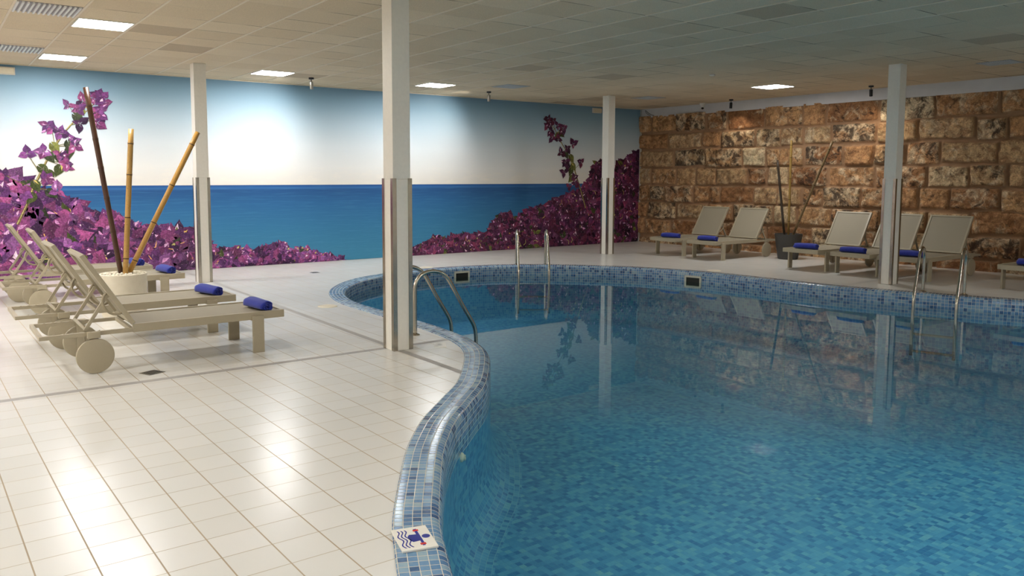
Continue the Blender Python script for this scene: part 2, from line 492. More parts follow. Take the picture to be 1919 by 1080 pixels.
prof = [(DW, -0.28), (DW, ZB + CR)]
for k in range(1, 9):
    a = k / 8 * PI / 2
    prof.append((DW + CR - CR * math.cos(a), ZB + CR - CR * math.sin(a)))
sweep('basin_wall', prof, M['basin_wall'], v0=0.0)
def fill(loop, z, mat, name, parent, uvscale=None, holes=None, offset=Vector((0, 0, 0))):
    loops = [[Vector((p[0], p[1], 0)) for p in loop]] + [[Vector((p[0], p[1], 0)) for p in h] for h in (holes or [])]
    tris = tessellate_polygon(loops)
    flat = [p for l in loops for p in l]
    verts = [(p.x - offset.x, p.y - offset.y, z) for p in flat]
    fs = []
    for a, b, c in tris:
        A, B, C_ = flat[a], flat[b], flat[c]
        cr = (B - A).cross(C_ - A).z
        if abs(cr) < 1e-9: continue
        fs.append((a, b, c) if cr > 0 else (a, c, b))
    o = mesh_obj(name, verts, fs, mat, parent)
    if uvscale:
        uvl = o.data.uv_layers.new(name='UVMap')
        for lp in o.data.loops:
            co = o.data.vertices[lp.vertex_index].co
            uvl.data[lp.index].uv = (co.x / uvscale, co.y / uvscale)
    return o
fill(ring(DW + CR - 0.004), ZB, M['basin_floor'], 'basin_floor', pool, uvscale=TILE, offset=pool_c)
fill(ring(DW - 0.0015), ZW, M['water'], 'water', pool, offset=pool_c)

# ---- deck
hole = ring(0.012)
deck = fill([(XL, YF), (16.2, YF), (16.2, YM + 0.05), (XL, YM + 0.05)], 0.0, M['floor'], 'floor', None, holes=[hole])
tag(deck, kind='structure')
# ---- ceiling
cb = MB(); cb.box(XL, 16.2, YF, YM + 0.05, ZC, ZC + 0.1)
tag(cb.build('ceiling', M['ceiling']), kind='structure')
tb = MB()
for k in range(-9, 13):
    x = 1.46 + 0.619 * k
    tb.box(x - 0.012, x + 0.012, YF, YM, ZC - 0.006, ZC + 0.002)
tb.box(XL, 15.0, YM - 0.03, YM, ZC - 0.012, ZC + 0.002)
tag(tb.build('trim_2', M['tbar']), kind='structure')
# ---- plain walls
def wall(name, x0, x1, y0, y1):
    b = MB(); b.box(x0, x1, y0, y1, -0.1, ZC + 0.1)
    tag(b.build(name, M['paint']), kind='structure')
wall('wall_back', XL, 16.4, YM + 0.012, YM + 0.2)
wall('wall_left', XL - 0.2, XL, YF, YM + 0.2)
wall('wall_front', XL, 16.4, YF - 0.2, YF)

# ---- concrete beam over the stone wall
def wallpoly(d0, d1, slope, ya, yb):
    return [(15.08 + slope * (YM - ya) + d0, ya), (15.08 + slope * (YM - yb) + d0, yb), (15.08 + slope * (YM - yb) + d1, yb), (15.08 + slope * (YM - ya) + d1, ya)]
bb = MB(); bb.prism(wallpoly(0, 0.5, 0.02, YM - 0.005, YF), 3.16, ZC + 0.01)
tag(bb.build('trim_1', M['beam_paint']), kind='structure')

# ---- stone wall with modelled blocks
def vnoise(x, y, seed):
    xi = np.floor(x).astype(int); yi = np.floor(y).astype(int); xf = x - xi; yf = y - yi
    def h(a, b):
        n = (a * 374761393 + b * 668265263 + seed * 1442695) & 0x7fffffff
        n = ((n ^ (n >> 13)) * 1274126177) & 0x7fffffff
        return ((n ^ (n >> 16)) & 0xffff) / 65535.0
    u_ = xf * xf * (3 - 2 * xf); v_ = yf * yf * (3 - 2 * yf)
    return (h(xi, yi) * (1 - u_) + h(xi + 1, yi) * u_) * (1 - v_) + (h(xi, yi + 1) * (1 - u_) + h(xi + 1, yi + 1) * u_) * v_
def fbm(x, y, seed, oct_=4):
    r = 0; a = 0.5
    for i in range(oct_):
        r = r + a * vnoise(x * 2 ** i, y * 2 ** i, seed + i); a *= 0.5
    return r
us = np.concatenate([np.arange(0, 10.6, 0.022), np.arange(10.6, YM - YF + 0.05, 0.08)])
vs_ = np.arange(-0.02, 3.2, 0.022)
U, V = np.meshgrid(us, vs_, indexing='ij')
Uw = U + 0.09 * (fbm(U * 3.1, V * 3.1, 3) - 0.47)
Vw = V + 0.075 * (fbm(U * 2.3, V * 2.3, 9) - 0.47)
rows = [-0.3, 0.19, 0.62, 1.05, 1.47, 1.9, 2.33, 2.75, 3.5]
Hh = np.zeros_like(U); A1 = np.zeros_like(U); A2 = np.zeros_like(U); MK = np.zeros_like(U)
for r_ in range(len(rows) - 1):
    z0, z1 = rows[r_], rows[r_ + 1]
    x = -0.3 - rng.random() * 0.5
    while x < 18.2:
        wd = 0.46 + rng.random() * 0.64
        tilt = (rng.random() - 0.5) * 0.05; jt = (rng.random() - 0.5) * 0.05; jb = (rng.random() - 0.5) * 0.05
        gap = 0.016 + rng.random() * 0.012
        dd = np.minimum(np.minimum(Uw - (x + gap), (x + wd - gap) - Uw), np.minimum(Vw - (z0 + jb + gap), (z1 + jt - gap) - Vw + tilt * (Uw - x)))
        ins = dd > 0
        pr_ = 0.035 + rng.random() * 0.085
        prof_ = pr_ * np.clip(dd / 0.03, 0, 1) ** 0.55
        sel = ins & (prof_ > Hh)
        Hh[sel] = prof_[sel]
        A1[sel] = rng.random(); A2[sel] = rng.random()
        MK[sel] = np.clip(dd / 0.02, 0, 1)[sel]
        x += wd
rough_ = (fbm(U * 7, V * 7, 21, 5) - 0.47) * 0.10 + (fbm(U * 22, V * 22, 31, 3) - 0.44) * 0.03
Hh = Hh + rough_ * (0.25 + 0.75 * MK)
nu, nv = U.shape
Y_ = YM - U
verts = np.stack([wx(Y_) - np.clip(Hh, -0.02, 0.17), Y_, V], -1).reshape(-1, 3)
ii, jj = np.meshgrid(np.arange(nu - 1), np.arange(nv - 1), indexing='ij')
a_ = (ii * nv + jj).ravel(); faces = np.stack([a_, a_ + 1, a_ + nv + 1, a_ + nv], 1)
st = mesh_obj('wall_right', verts.tolist(), faces.tolist(), M['stone'])
ca = st.data.attributes.new('stone', 'FLOAT_COLOR', 'POINT')
ca.data.foreach_set('color', np.stack([A1, A2, MK, np.ones_like(A1)], -1).astype(np.float32).ravel())
for p in st.data.polygons: p.use_smooth = True
tag(st, kind='structure')

# ================================================================== MURAL
t = NT('mural_sea_and_sky_print')
s = t.sep(t.obj())
zz = s[2]
streak = t.noise(t.comb(t.math('MULTIPLY', s[0], 0.7), 0.0, t.math('MULTIPLY', zz, 16.0)), 2.2, 4, 0.6)
wave = t.noise(t.comb(t.math('MULTIPLY', s[0], 9.0), 0.0, t.math('MULTIPLY', zz, 60.0)), 1.0, 3, 0.6)
zn = t.math('DIVIDE', zz, 3.4)
sky = t.ramp(zn, [(0.44, rgb(234, 228, 219)), (0.54, rgb(232, 232, 230)), (0.66, rgb(216, 224, 229)), (0.78, rgb(182, 203, 216)), (0.9, rgb(138, 171, 192)), (1.0, rgb(104, 140, 166))])
cln = t.noise(t.comb(t.math('MULTIPLY', s[0], 1.2), 0.0, t.math('MULTIPLY', zz, 4.0)), 2.0, 5, 0.6)
clm = t.math('MULTIPLY', t.ramp(cln, [(0.5, g(0)), (0.65, g(1))]), t.ramp(zn, [(0.44, g(0)), (0.46, g(0.5)), (0.50, g(0.35)), (0.56, g(0))]))
sky = t.mix(clm, sky, rgb(245, 238, 226))
sea = t.ramp(zn, [(0.0, rgb(66, 138, 170)), (0.2, rgb(56, 122, 162)), (0.34, rgb(46, 102, 151)), (0.415, rgb(37, 82, 134)), (0.425, rgb(60, 110, 168)), (0.432, rgb(34, 86, 150)), (0.4415, rgb(40, 84, 140))])
sea = t.mix(t.math('MULTIPLY', t.ramp(streak, [(0.5, g(0)), (0.72, g(1))]), 0.22), sea, rgb(96, 160, 205))
sea = t.mix(t.math('MULTIPLY', wave, 0.22), sea, rgb(26, 82, 138))
t.color(t.mix(t.math('GREATER_THAN', zz, 1.5), sea, sky))
t.rough(0.55); t.b.inputs['Specular IOR Level'].default_value = 0.3
M['mural_bg'] = t.m
t = NT('mural_flower_print')
at = t.new('ShaderNodeAttribute'); at.attribute_name = 'print'
pn = t.noise(t.obj(), 38, 4, 0.65)
pm = t.new('ShaderNodeMapRange'); pm.inputs[1].default_value = 0.36; pm.inputs[2].default_value = 0.64; pm.inputs[3].default_value = 0.58; pm.inputs[4].default_value = 1.3; t.link(pn, pm.inputs[0])
pc = t.mix(1.0, at.outputs['Color'], t.comb(pm.outputs[0], pm.outputs[0], pm.outputs[0]), 'MULTIPLY')
ph_ = t.ramp(t.noise(t.obj(), 17, 4, 0.6, 1.6), [(0.60, g(0)), (0.68, g(1))])
pc = t.mix(t.math('MULTIPLY', ph_, 0.45), pc, t.mix(0.5, at.outputs['Color'], rgb(240, 214, 226)))
t.color(pc)
t.rough(0.55); t.b.inputs['Specular IOR Level'].default_value = 0.3
M['mural_fl'] = t.m

mv, mf, mc, mmi = [], [], [], []
def poly(pts, col, off, mi=1):
    i0 = len(mv)
    a = 0
    n = len(pts)
    for k in range(n):
        a += pts[k][0] * pts[(k + 1) % n][1] - pts[(k + 1) % n][0] * pts[k][1]
    if a < 0: pts = pts[::-1]
    for x, z in pts: mv.append((min(max(x, XL + .01), 15.03), -off, max(z, 0.004)))
    mf.append(tuple(range(i0, i0 + n))); mmi.append(mi)
    mc.extend([col] * n)
# printed sheet: front, edges
x0, x1, z0, z1, th = XL + 0.01, 15.04, 0.004, ZC - 0.012, 0.004
mv += [(x0, -th, z0), (x1, -th, z0), (x1, -th, z1), (x0, -th, z1), (x0, 0, z0), (x1, 0, z0), (x1, 0, z1), (x0, 0, z1)]
for f in ((0, 1, 2, 3), (1, 5, 6, 2), (4, 0, 3, 7), (3, 2, 6, 7), (4, 5, 1, 0)):
    mf.append(f); mmi.append(0); mc.extend([(1, 1, 1, 1)] * 4)
def L_off(layer, sub=0): return th + 0.0004 + layer * 0.00012 + sub * 0.000035
TINT = [1.0, 1.0, 1.0]
def tint(c): return (c[0] * TINT[0], c[1] * TINT[1], c[2] * TINT[2], 1)
def mul(c, k): return (min(1, c[0] * k), min(1, c[1] * k), min(1, c[2] * k), 1)
R = random.Random(5)
PINKS = [rgb(140, 76, 142), rgb(118, 62, 124), rgb(158, 78, 136), rgb(172, 84, 140), rgb(100, 52, 110), rgb(152, 94, 154), rgb(84, 44, 94), rgb(132, 62, 116)]
PALE = [rgb(226, 178, 214), rgb(240, 208, 226), rgb(214, 150, 200)]
GREEN = [rgb(74, 84, 40), rgb(48, 56, 30), rgb(120, 124, 60), rgb(60, 70, 44)]
YEL = [rgb(226, 196, 110), rgb(236, 176, 98), rgb(210, 200, 120)]
def bract(cx, cz, ang, ln, wd, col, off, shade=0.74, curl=0.0):
    ca_, sa = math.cos(ang), math.sin(ang)
    def P(t_, w_):
        bx = t_ * ln; by = w_ * wd + curl * t_ * t_ * ln
        return (cx + bx * ca_ - by * sa, cz + bx * sa + by * ca_)
    ws = [(0.0, 0.06), (0.12, 0.34), (0.32, 0.52), (0.52, 0.46), (0.72, 0.26), (0.88, 0.09), (1.0, 0.0)]
    left = [P(a, b) for a, b in ws] + [P(0.7, 0.0), (P(0.35, 0.0))]
    right = [P(a, -b) for a, b in ws] + [P(0.7, 0.0), (P(0.35, 0.0))]
    poly(left, col, off); poly(right, mul(col, shade), off + 0.000006)
def sliver(cx, cz, ang, ln, wd, col, off):
    ca_, sa = math.cos(ang), math.sin(ang)
    pts = [(0, 0), (ln * .4, wd), (ln, 0), (ln * .45, -wd * .3)]
    poly([(cx + a * ca_ - b * sa, cz + a * sa + b * ca_) for a, b in pts], col, off)
def flower(cx, cz, size, layer, tone=1.0, th0=None, pale=0.22):
    tone *= 0.42 + 0.86 * float(vnoise(np.array([cx * 3.3]), np.array([cz * 3.6]), 77)[0])
    n = 3 if R.random() < 0.7 else 4
    a0 = R.random() * 2 * PI if th0 is None else th0
    for k in range(n):
        a = a0 + k * 2 * PI / n + R.uniform(-.45, .45)
        c = mul(tint(R.choice(PINKS)), tone * R.uniform(.82, 1.15))
        ln = size * R.uniform(.75, 1.2)
        bract(cx, cz, a, ln, ln * R.uniform(.55, .9), c, L_off(layer, k), R.uniform(.6, .95), R.uniform(-.25, .25))
        if R.random() < pale:
            d = R.uniform(.1, .5) * ln
            sliver(cx + d * math.cos(a + .25), cz + d * math.sin(a + .25), a + R.uniform(-.5, .5), ln * R.uniform(.25, .6), ln * R.uniform(.08, .22), R.choice(PALE), L_off(layer, 4))
def stroke(pts, w0, w1, col, off):
    n = len(pts)
    for i in range(n - 1):
        (xa, za), (xb, zb) = pts[i], pts[i + 1]
        dx, dz = xb - xa, zb - za; l = math.hypot(dx, dz) or 1; nx, nz = -dz / l, dx / l
        wa = w0 + (w1 - w0) * i / (n - 1); wb = w0 + (w1 - w0) * (i + 1) / (n - 1)
        poly([(xa + nx * wa, za + nz * wa), (xb + nx * wb, zb + nz * wb), (xb - nx * wb, zb - nz * wb), (xa - nx * wa, za - nz * wa)], col, off)
TOPL = [(-4.2, 1.3), (-2.6, 1.75), (-1.0, 1.5), (0.2, 1.85), (1.01, 1.77), (1.16, 1.72), (1.28, 1.53), (1.43, 1.47), (1.61, 1.39), (1.76, 1.3), (1.91, 1.28), (2.06, 1.24), (2.17, 1.12), (2.33, 1.06), (2.49, 1.0), (2.61, 1.02), (2.82, 0.92), (3.0, 0.81), (3.24, 0.8), (3.37, 0.76), (3.68, 0.71), (3.87, 0.77), (4.18, 0.44), (4.32, 0.36), (4.61, 0.4), (4.91, 0.31), (5.21, 0.39), (5.47, 0.43), (5.68, 0.29), (5.89, 0.32), (6.27, 0.17), (6.55, 0.1), (6.78, 0.03)]
TOPR = [(7.75, 0.03), (8.0, 0.12), (8.3, 0.17), (8.7, 0.26), (8.9, 0.39), (9.16, 0.33), (9.37, 0.4), (9.65, 0.38), (9.93, 0.42), (10.25, 0.39), (10.4, 0.58), (10.59, 0.84), (10.82, 0.83), (11.05, 0.73), (11.36, 0.87), (11.59, 0.94), (11.91, 0.99), (12.24, 1.15), (12.57, 1.22), (12.91, 1.32), (13.26, 1.49), (13.43, 1.75), (13.56, 2.1), (13.78, 2.08), (14.15, 1.8), (14.42, 2.05), (14.7, 2.2), (15.03, 2.37)]
def cluster(TOP, sizef, count, tonef, ink):
    xs = [p[0] for p in TOP]; zs = [p[1] for p in TOP]
    top = lambda x: float(np.interp(x, xs, zs))
    for i in range(len(TOP) - 1):                       # deep background of the bush
        (xa, za), (xb, zb) = TOP[i], TOP[i + 1]
        sa, sb = sizef(xa), sizef(xb)
        za2, zb2 = max(0.006, za - .55 * sa), max(0.006, zb - .55 * sb)
        poly([(xa, 0.004), (xb, 0.004), (xb, zb2), (xa, za2)], ink, th + 0.0002)
    for i in range(count):
        # area-weighted position
        while True:
            x = R.uniform(xs[0], xs[-1]); tz = top(x)
            if R.random() < (tz + .12) / 2.5: break
        sz = sizef(x)
        rel = R.random() ** 0.8
        z = max(0.0, rel * (tz - .35 * sz))
        lay = int(6 + 66 * (1 - rel) * .75 + R.random() * 16)
        q = R.random()
        if q < .07:
            for _ in range(2): bract(x, z, R.random() * 2 * PI, sz * R.uniform(.7, 1.1), sz * .5, R.choice(GREEN), L_off(lay), .7)
        elif q < .13:
            a = R.uniform(0.3, 2.8)
            stroke([(x, z), (x + .4 * sz * math.cos(a), z + .4 * sz * math.sin(a)), (x + .7 * sz * math.cos(a + .5), z + .7 * sz * math.sin(a + .5))], sz * .035, sz * .02, R.choice(YEL), L_off(lay))
        elif q < .17:
            flower(x, z, sz * .3, lay, 1.0); bract(x, z, R.random() * 6.28, sz * .3, sz * .2, R.choice(YEL), L_off(lay, 4))
        else:
            flower(x, z, sz * R.uniform(.6, 1.05), lay, tonef(R.random()))
    x = xs[0]
    while x < xs[-1]:                                   # ragged upper edge
        sz = sizef(x); z = top(x) - .42 * sz * R.uniform(.7, 1.4)
        flower(x, max(0.02, z), sz * R.uniform(.5, .85), int(3 + R.random() * 8), R.uniform(.9, 1.2), th0=R.uniform(.4, 2.7), pale=.6)
        if R.random() < .25: bract(x, max(0.02, z), R.uniform(.6, 2.4), sz * .4, sz * .22, R.choice(YEL), L_off(12), .8)
        x += sz * R.uniform(.3, .55)
INK = rgb(52, 26, 60)
sl = lambda x: float(np.interp(x, [-4, 1.5, 2.5, 3.8, 4.2, 6.8], [.34, .32, .27, .23, .17, .12]))
sr_ = lambda x: float(np.interp(x, [7.7, 8.6, 10.2, 12, 15], [.10, .15, .18, .20, .22]))
tone = lambda q: .62 if q < .3 else (1.22 if q > .8 else 1.0)
cluster(TOPL, sl, 1900, tone, INK)
TINT[:] = [0.86, 0.66, 0.58]
cluster(TOPR, sr_, 2300, lambda q: .55 if q < .35 else (1.1 if q > .8 else .85), rgb(40, 18, 40))
def spray(stem, fl_, leaves, size, tone_):
    stroke(stem, .022, .007, rgb(112, 96, 56), L_off(60)); stroke([(x - .006, z) for x, z in stem], .007, .003, rgb(196, 180, 120), L_off(62))
    def foot(x, z): return min(stem, key=lambda p: (p[0] - x) ** 2 + (p[1] - z + .12) ** 2)
    for x, z in fl_:
        stroke([foot(x, z), (x, z)], .006, .004, rgb(120, 110, 60), L_off(61))
    for i, (x, z) in enumerate(leaves):
        bract(x, z, R.uniform(-2.4, -0.6), size * 1.25, size * .8, R.choice(GREEN), L_off(64 + i % 4), .7)
        if i % 3 == 0: sliver(x, z, R.uniform(-2, 0), size * .6, size * .1, YEL[i % 3], L_off(69))
    for i, (x, z) in enumerate(fl_):
        flower(x, z, size * R.uniform(.62, .9), 70 + i % 14, tone_ * R.uniform(.85, 1.1), pale=.35)
TINT[:] = [1, 1, 1]
spray([(1.2, 0.9), (1.36, 1.24), (1.44, 1.47), (1.55, 1.7), (1.65, 1.91), (1.77, 2.13), (1.9, 2.34), (2.01, 2.48), (2.11, 2.59), (2.28, 2.74), (2.4, 2.88)],
      [(2.44, 2.97), (2.52, 2.87), (2.46, 2.73), (2.38, 2.69), (2.34, 2.93), (2.4, 2.53), (2.2, 2.87), (1.99, 2.79), (2.13, 2.74), (2.15, 2.51), (2.5, 2.95), (2.46, 2.66), (1.69, 2.46), (1.74, 2.4), (1.85, 2.34), (2.04, 2.22), (2.06, 2.15), (1.38, 2.01), (1.84, 2.02), (1.88, 1.96), (1.95, 1.79), (1.92, 1.86), (1.61, 2.05), (1.64, 1.59), (1.6, 1.62), (1.78, 1.42), (1.31, 1.39), (1.06, 1.66), (1.13, 1.42)],
      [(2.2, 2.78), (2.04, 2.67), (1.95, 2.25), (1.98, 2.15), (1.71, 2.2), (1.63, 2.05), (1.81, 2.05), (1.51, 1.83), (1.66, 1.77), (1.44, 1.6), (1.61, 1.45), (1.46, 1.4), (1.85, 1.85)], .185, 1.05)
TINT[:] = [0.86, 0.66, 0.58]
spray([(13.2, 0.9), (13.08, 1.23), (12.94, 1.55), (12.82, 1.84), (12.69, 2.07), (12.56, 2.27), (12.42, 2.44), (12.3, 2.62), (12.19, 2.78), (12.05, 2.9)],
      [(12.0, 3.02), (12.15, 2.98), (11.96, 2.85), (12.02, 2.93), (12.06, 2.73), (12.12, 2.58), (12.28, 2.87), (12.45, 2.81), (12.3, 2.54), (12.59, 2.34), (12.77, 2.45), (12.39, 2.22), (12.53, 2.0), (12.6, 1.91), (12.5, 1.78), (13.04, 2.02), (12.82, 1.64), (12.65, 1.43), (12.85, 1.5)],
      [(12.35, 2.7), (12.5, 2.3), (12.66, 2.2), (12.72, 2.0), (12.75, 1.9), (12.8, 1.7), (12.3, 2.75)], .20, .62)
mur = mesh_obj('mural', mv, mf, [M['mural_bg'], M['mural_fl']])
mur.location = (0, YM, 0)
pa = mur.data.attributes.new('print', 'FLOAT_COLOR', 'CORNER')
pa.data.foreach_set('color', np.array(mc, np.float32).ravel())
mur.data.polygons.foreach_set('material_index', np.array(mmi, np.int32))
tag(mur, 'wall-wide printed mural of purple bougainvillea before blue sea and pale sky', 'mural')

# ================================================================== COLUMNS
def column(x, y, label, h1=1.63):
    r = thing('support_column', label, 'column', (x, y, 0), group='white square columns with steel corner guards')
    tag(r, kind='thing')
    a, b = 0.094, 0.1
    m = MB(); m.box(-a, a, -a, a, h1, ZC, 0.004); m.build('shaft', M['column_paint'], r)
    m = MB(); m.box(-b, b, -b, b, 0.0, h1, 0.004); m.build('lower_casing', M['column_paint'], r)
    w_, th_ = 0.043, 0.005
    for sx in (-1, 1):
        for sy in (-1, 1):
            m = MB()
            pts = [(b + th_, b + th_), (b + th_ - w_, b + th_), (b + th_ - w_, b), (b, b), (b, b + th_ - w_), (b + th_, b + th_ - w_)]
            m.prism([(sx * p[0], sy * p[1]) for p in pts], 0.0, h1 + 0.01)
            m.build('corner_guard', M['guard_steel'], r)
    return r
column(3.68, 6.69, 'tall white column closest to the camera, standing beside the near pool ladder')
column(3.555, 12.75, 'white column against the mural, standing behind the left loungers')
column(12.03, 12.51, 'white column in front of the dark bougainvillea by the stone wall corner')
column(12.265, 6.45, 'white column on the right pool edge in front of the stone wall loungers')

# ================================================================== LOUNGER
def make_lounger(label, loc, rz, group):
    r = thing('sun_lounger', label, 'sun lounger', loc, rz, group)
    F = M['frame']
    m = MB()
    for sy in (-1, 1):
        m.box(-0.325, 1.03, sy * 0.335 - 0.016, sy * 0.335 + 0.016, 0.312, 0.384, 0.004)
        m.box(-1.035, -0.30, sy * 0.335 - 0.014, sy * 0.335 + 0.014, 0.316, 0.350, 0.003)
    m.box(0.998, 1.03, -0.335, 0.335, 0.312, 0.384, 0.004)
    m.box(-1.037, -1.005, -0.335, 0.335, 0.316, 0.350, 0.003)
    m.box(-0.345, -0.315, -0.32, 0.32, 0.316, 0.35, 0.003)
    m.box(0.745, 0.79, -0.335, 0.335, 0.285, 0.315, 0.003)
    seat = m.build('seat_frame', F, r)
    m = MB(); m.box(-0.315, 1.0, -0.32, 0.32, 0.366, 0.374, 0.002); m.build('seat_sling', M['sling'], r)
    for sy in (-1, 1):
        m = MB()
        m.box(0.714, 0.822, sy * 0.366 - 0.014, sy * 0.366 + 0.014, 0.0, 0.347, 0.003)
        m.build('leg', F, r)
    # backrest in its own plane
    P0 = Vector((-0.318, 0, 0.388)); P1 = Vector((-0.700, 0, 1.0))
    u_ = (P1 - P0); Lb = u_.length; u_.normalize()
    nrm = Vector((0, 1, 0)).cross(u_)                      # pointing up/front
    if nrm.z < 0: nrm = -nrm
    m4 = Matrix(((u_.x, 0, nrm.x, P0.x), (u_.y, 1, nrm.y, P0.y), (u_.z, 0, nrm.z, P0.z), (0, 0, 0, 1)))
    m = MB()
    for sy in (-1, 1):
        m.box(0.0, Lb, sy * 0.335 - 0.016, sy * 0.335 + 0.016, -0.020, 0.020, 0.004, m=m4)
    m.box(Lb - 0.03, Lb, -0.335, 0.335, -0.020, 0.020, 0.004, m=m4)
    m.box(0.0, 0.025, -0.32, 0.32, -0.018, 0.014, 0.003, m=m4)
    m.box(Lb - 0.001, Lb + 0.002, -0.31, 0.31, -0.003, 0.003, m=m4)
    m.build('back_frame', F, r)
    m = MB(); m.box(0.02, Lb - 0.025, -0.321, 0.321, 0.002, 0.010, 0.002, m=m4); m.build('back_sling', M['sling'], r)
    # struts
    B = Vector((-0.684, 0, 0.368)); T = Vector((-0.512, 0, 0.640))
    for sy in (-1, 1):
        m = MB()
        d = (T - B); l = d.length; d.normalize(); nn = Vector((0, 1, 0)).cross(d)
        mm = Matrix(((d.x, 0, nn.x, B.x), (d.y, 1, nn.y, sy * 0.296), (d.z, 0, nn.z, B.z), (0, 0, 0, 1)))
        m.box(-0.012, l + 0.014, -0.012, 0.012, -0.014, 0.014, 0.003, m=mm)
        m.tube([(T.x, sy * 0.283, T.z), (T.x, sy * 0.322, T.z)], 0.017, 14)
        m.build('back_strut', F, r)
        # D-shaped grip under the back rail
        m = MB()
        pts = []
        for k in range(13):
            a = PI * k / 12
            s_ = 0.235 - 0.10 * math.cos(a) * -1
            s_ = 0.235 + 0.105 * math.cos(a)
            h_ = -0.02 - 0.085 * math.sin(a)
            q = P0 + u_ * s_ + nrm * h_
            pts.append((q.x, sy * 0.318, q.z))
        m.tube(pts, 0.011, 8)
        m.build('hinge_bracket', M['frame_in'], r)
        # notched rack on the inner side of the rear rail
        m = MB()
        m.box(-0.985, -0.56, sy * 0.316 - 0.004, sy * 0.316 + 0.004, 0.318, 0.338)
        for k in range(6):
            xx = -0.975 + k * 0.068
            m.prism([(xx, 0.337), (xx + 0.062, 0.337), (xx + 0.056, 0.356)], -0.004, 0.004,
                    m=Matrix(((1, 0, 0, 0), (0, 0, 1, sy * 0.316), (0, 1, 0, 0), (0, 0, 0, 1))))
        m.build('notch_rack', F, seat)
        # wheel, its bracket and post
        m = MB()
        c = Matrix.Translation((-0.63, sy * 0.372, 0.148)) @ Matrix.Rotation(PI / 2, 4, 'X')
        m.lathe([(0, -0.018), (0.135, -0.018), (0.145, -0.015), (0.148, -0.009), (0.148, 0.009), (0.145, 0.015), (0.135, 0.018), (0, 0.018)], 48, m=c)
        m.build('wheel', F, r, autosmooth=35)
        m = MB()
        m.box(-0.685, -0.585, sy * 0.368 - 0.022, sy * 0.368 + 0.022, 0.300, 0.354, 0.004)
        m.box(-0.665, -0.605, sy * 0.338 - 0.010, sy * 0.338 + 0.010, 0.04, 0.32, 0.003)
        m.tube([(-0.63, sy * 0.33, 0.148), (-0.63, sy * 0.36, 0.148)], 0.018, 12)
        m.build('wheel_bracket', F, r)
    m = MB(); m.tube([(-0.684, -0.30, 0.366), (-0.684, 0.30, 0.366)], 0.014, 14); m.build('strut_bar', F, r)
    return r
GL_, GR_ = 'sun loungers on the left deck in front of the mural', 'sun loungers along the stone wall'
proto = make_lounger('taupe sun lounger nearest the camera, its big round wheel in front of all others', (1.75, 7.66, 0), 0.0, GL_)
LOUNGE = {}
for lab, x, y, rz, grp in [
    ('taupe sun lounger standing just before the white pebble planter', 1.68, 8.88, 0.01, GL_),
    ('taupe sun lounger standing right behind the white pebble planter', 1.75, 11.2, 0.0, GL_),
    ('taupe sun lounger closest to the sea mural, mostly hidden behind other left loungers', 1.62, 12.42, 0.0, GL_),
    ('sun lounger by the stone wall, the one nearest the mural corner', 13.72, 11.53, PI, GR_),
    ('sun lounger standing immediately left of the dark bamboo planter', 13.72, 10.52, PI, GR_),
    ('sun lounger standing immediately right of the dark bamboo planter', 13.73, 8.29, PI, GR_),
    ('sun lounger whose backrest is crossed by the white right-hand column', 13.73, 7.36, PI, GR_),
    ('sun lounger behind the pool ladder, right of the white right-hand column', 13.76, 6.54, PI, GR_),
    ('sun lounger cut off by the right edge of the picture', 13.90, 4.80, PI, GR_)]:
    dup(proto, (x, y, 0), rz, lab, grp)

# ================================================================== TOWELS
def make_towel(seed, label, loc, rz, group, L=0.38, turns=2.6, ro=0.062):
    rr = random.Random(seed)
    N = 64
    thk = 0.0105
    outer, inner = [], []
    for k in range(N + 1):
        a = turns * 2 * PI * k / N
        rad = ro - (ro - 0.014) * k / N
        wob = 1 + 0.05 * math.sin(3 * a + rr.random() * .4) + 0.02 * math.sin(7 * a)
        for lst, dr in ((outer, 0), (inner, -thk)):
            q = (rad + dr) * wob
            lst.append((q * math.cos(-a + 3.6) * 1.12, max(q * math.sin(-a + 3.6), -ro * .80) ))
    zmin = min(p[1] for p in outer)
    loop = outer + inner[::-1]
    n = len(loop); K = 14
    bm = bmesh.new(); rings = []
    ph = rr.random() * 6
    for j in range(K + 1):
        s_ = j / K; y = (s_ - .5) * L
        e = 1.0 - 0.07 * (abs(2 * s_ - 1) ** 6)
        sag = 0.004 * math.sin(5 * s_ + ph)
        slip = 0.006 * math.sin(3 * s_ + ph)
        rings.append([bm.verts.new((p[0] * e + slip, y + 0.006 * math.sin(4 * math.atan2(p[1], p[0]) + ph) * (2 * s_ - 1), (p[1] - zmin) * e + (sag if p[1] > 0 else 0))) for p in loop])
    for j in range(K):
        for i in range(n):
            f = bm.faces.new((rings[j][i], rings[j][(i + 1) % n], rings[j + 1][(i + 1) % n], rings[j + 1][i])); f.smooth = True
    for rg, fl in ((rings[0], 1), (rings[-1], 0)):
        for i in range(N):
            q = (rg[i], rg[i + 1], rg[n - 2 - i], rg[n - 1 - i])
            bm.faces.new(q[::-1] if fl else q)
    bmesh.ops.recalc_face_normals(bm, faces=bm.faces[:])
    me = bpy.data.meshes.new('rolled_towel'); bm.to_mesh(me); bm.free()
    me.materials.append(M['towel'])
    o = bpy.data.objects.new('rolled_towel', me); COL.objects.link(o)
    o.location = loc; o.rotation_euler = (0, 0, rz)
    return tag(o, label, 'towel', group)
GT = 'rolled blue towels on the loungers'
ZT = 0.3745
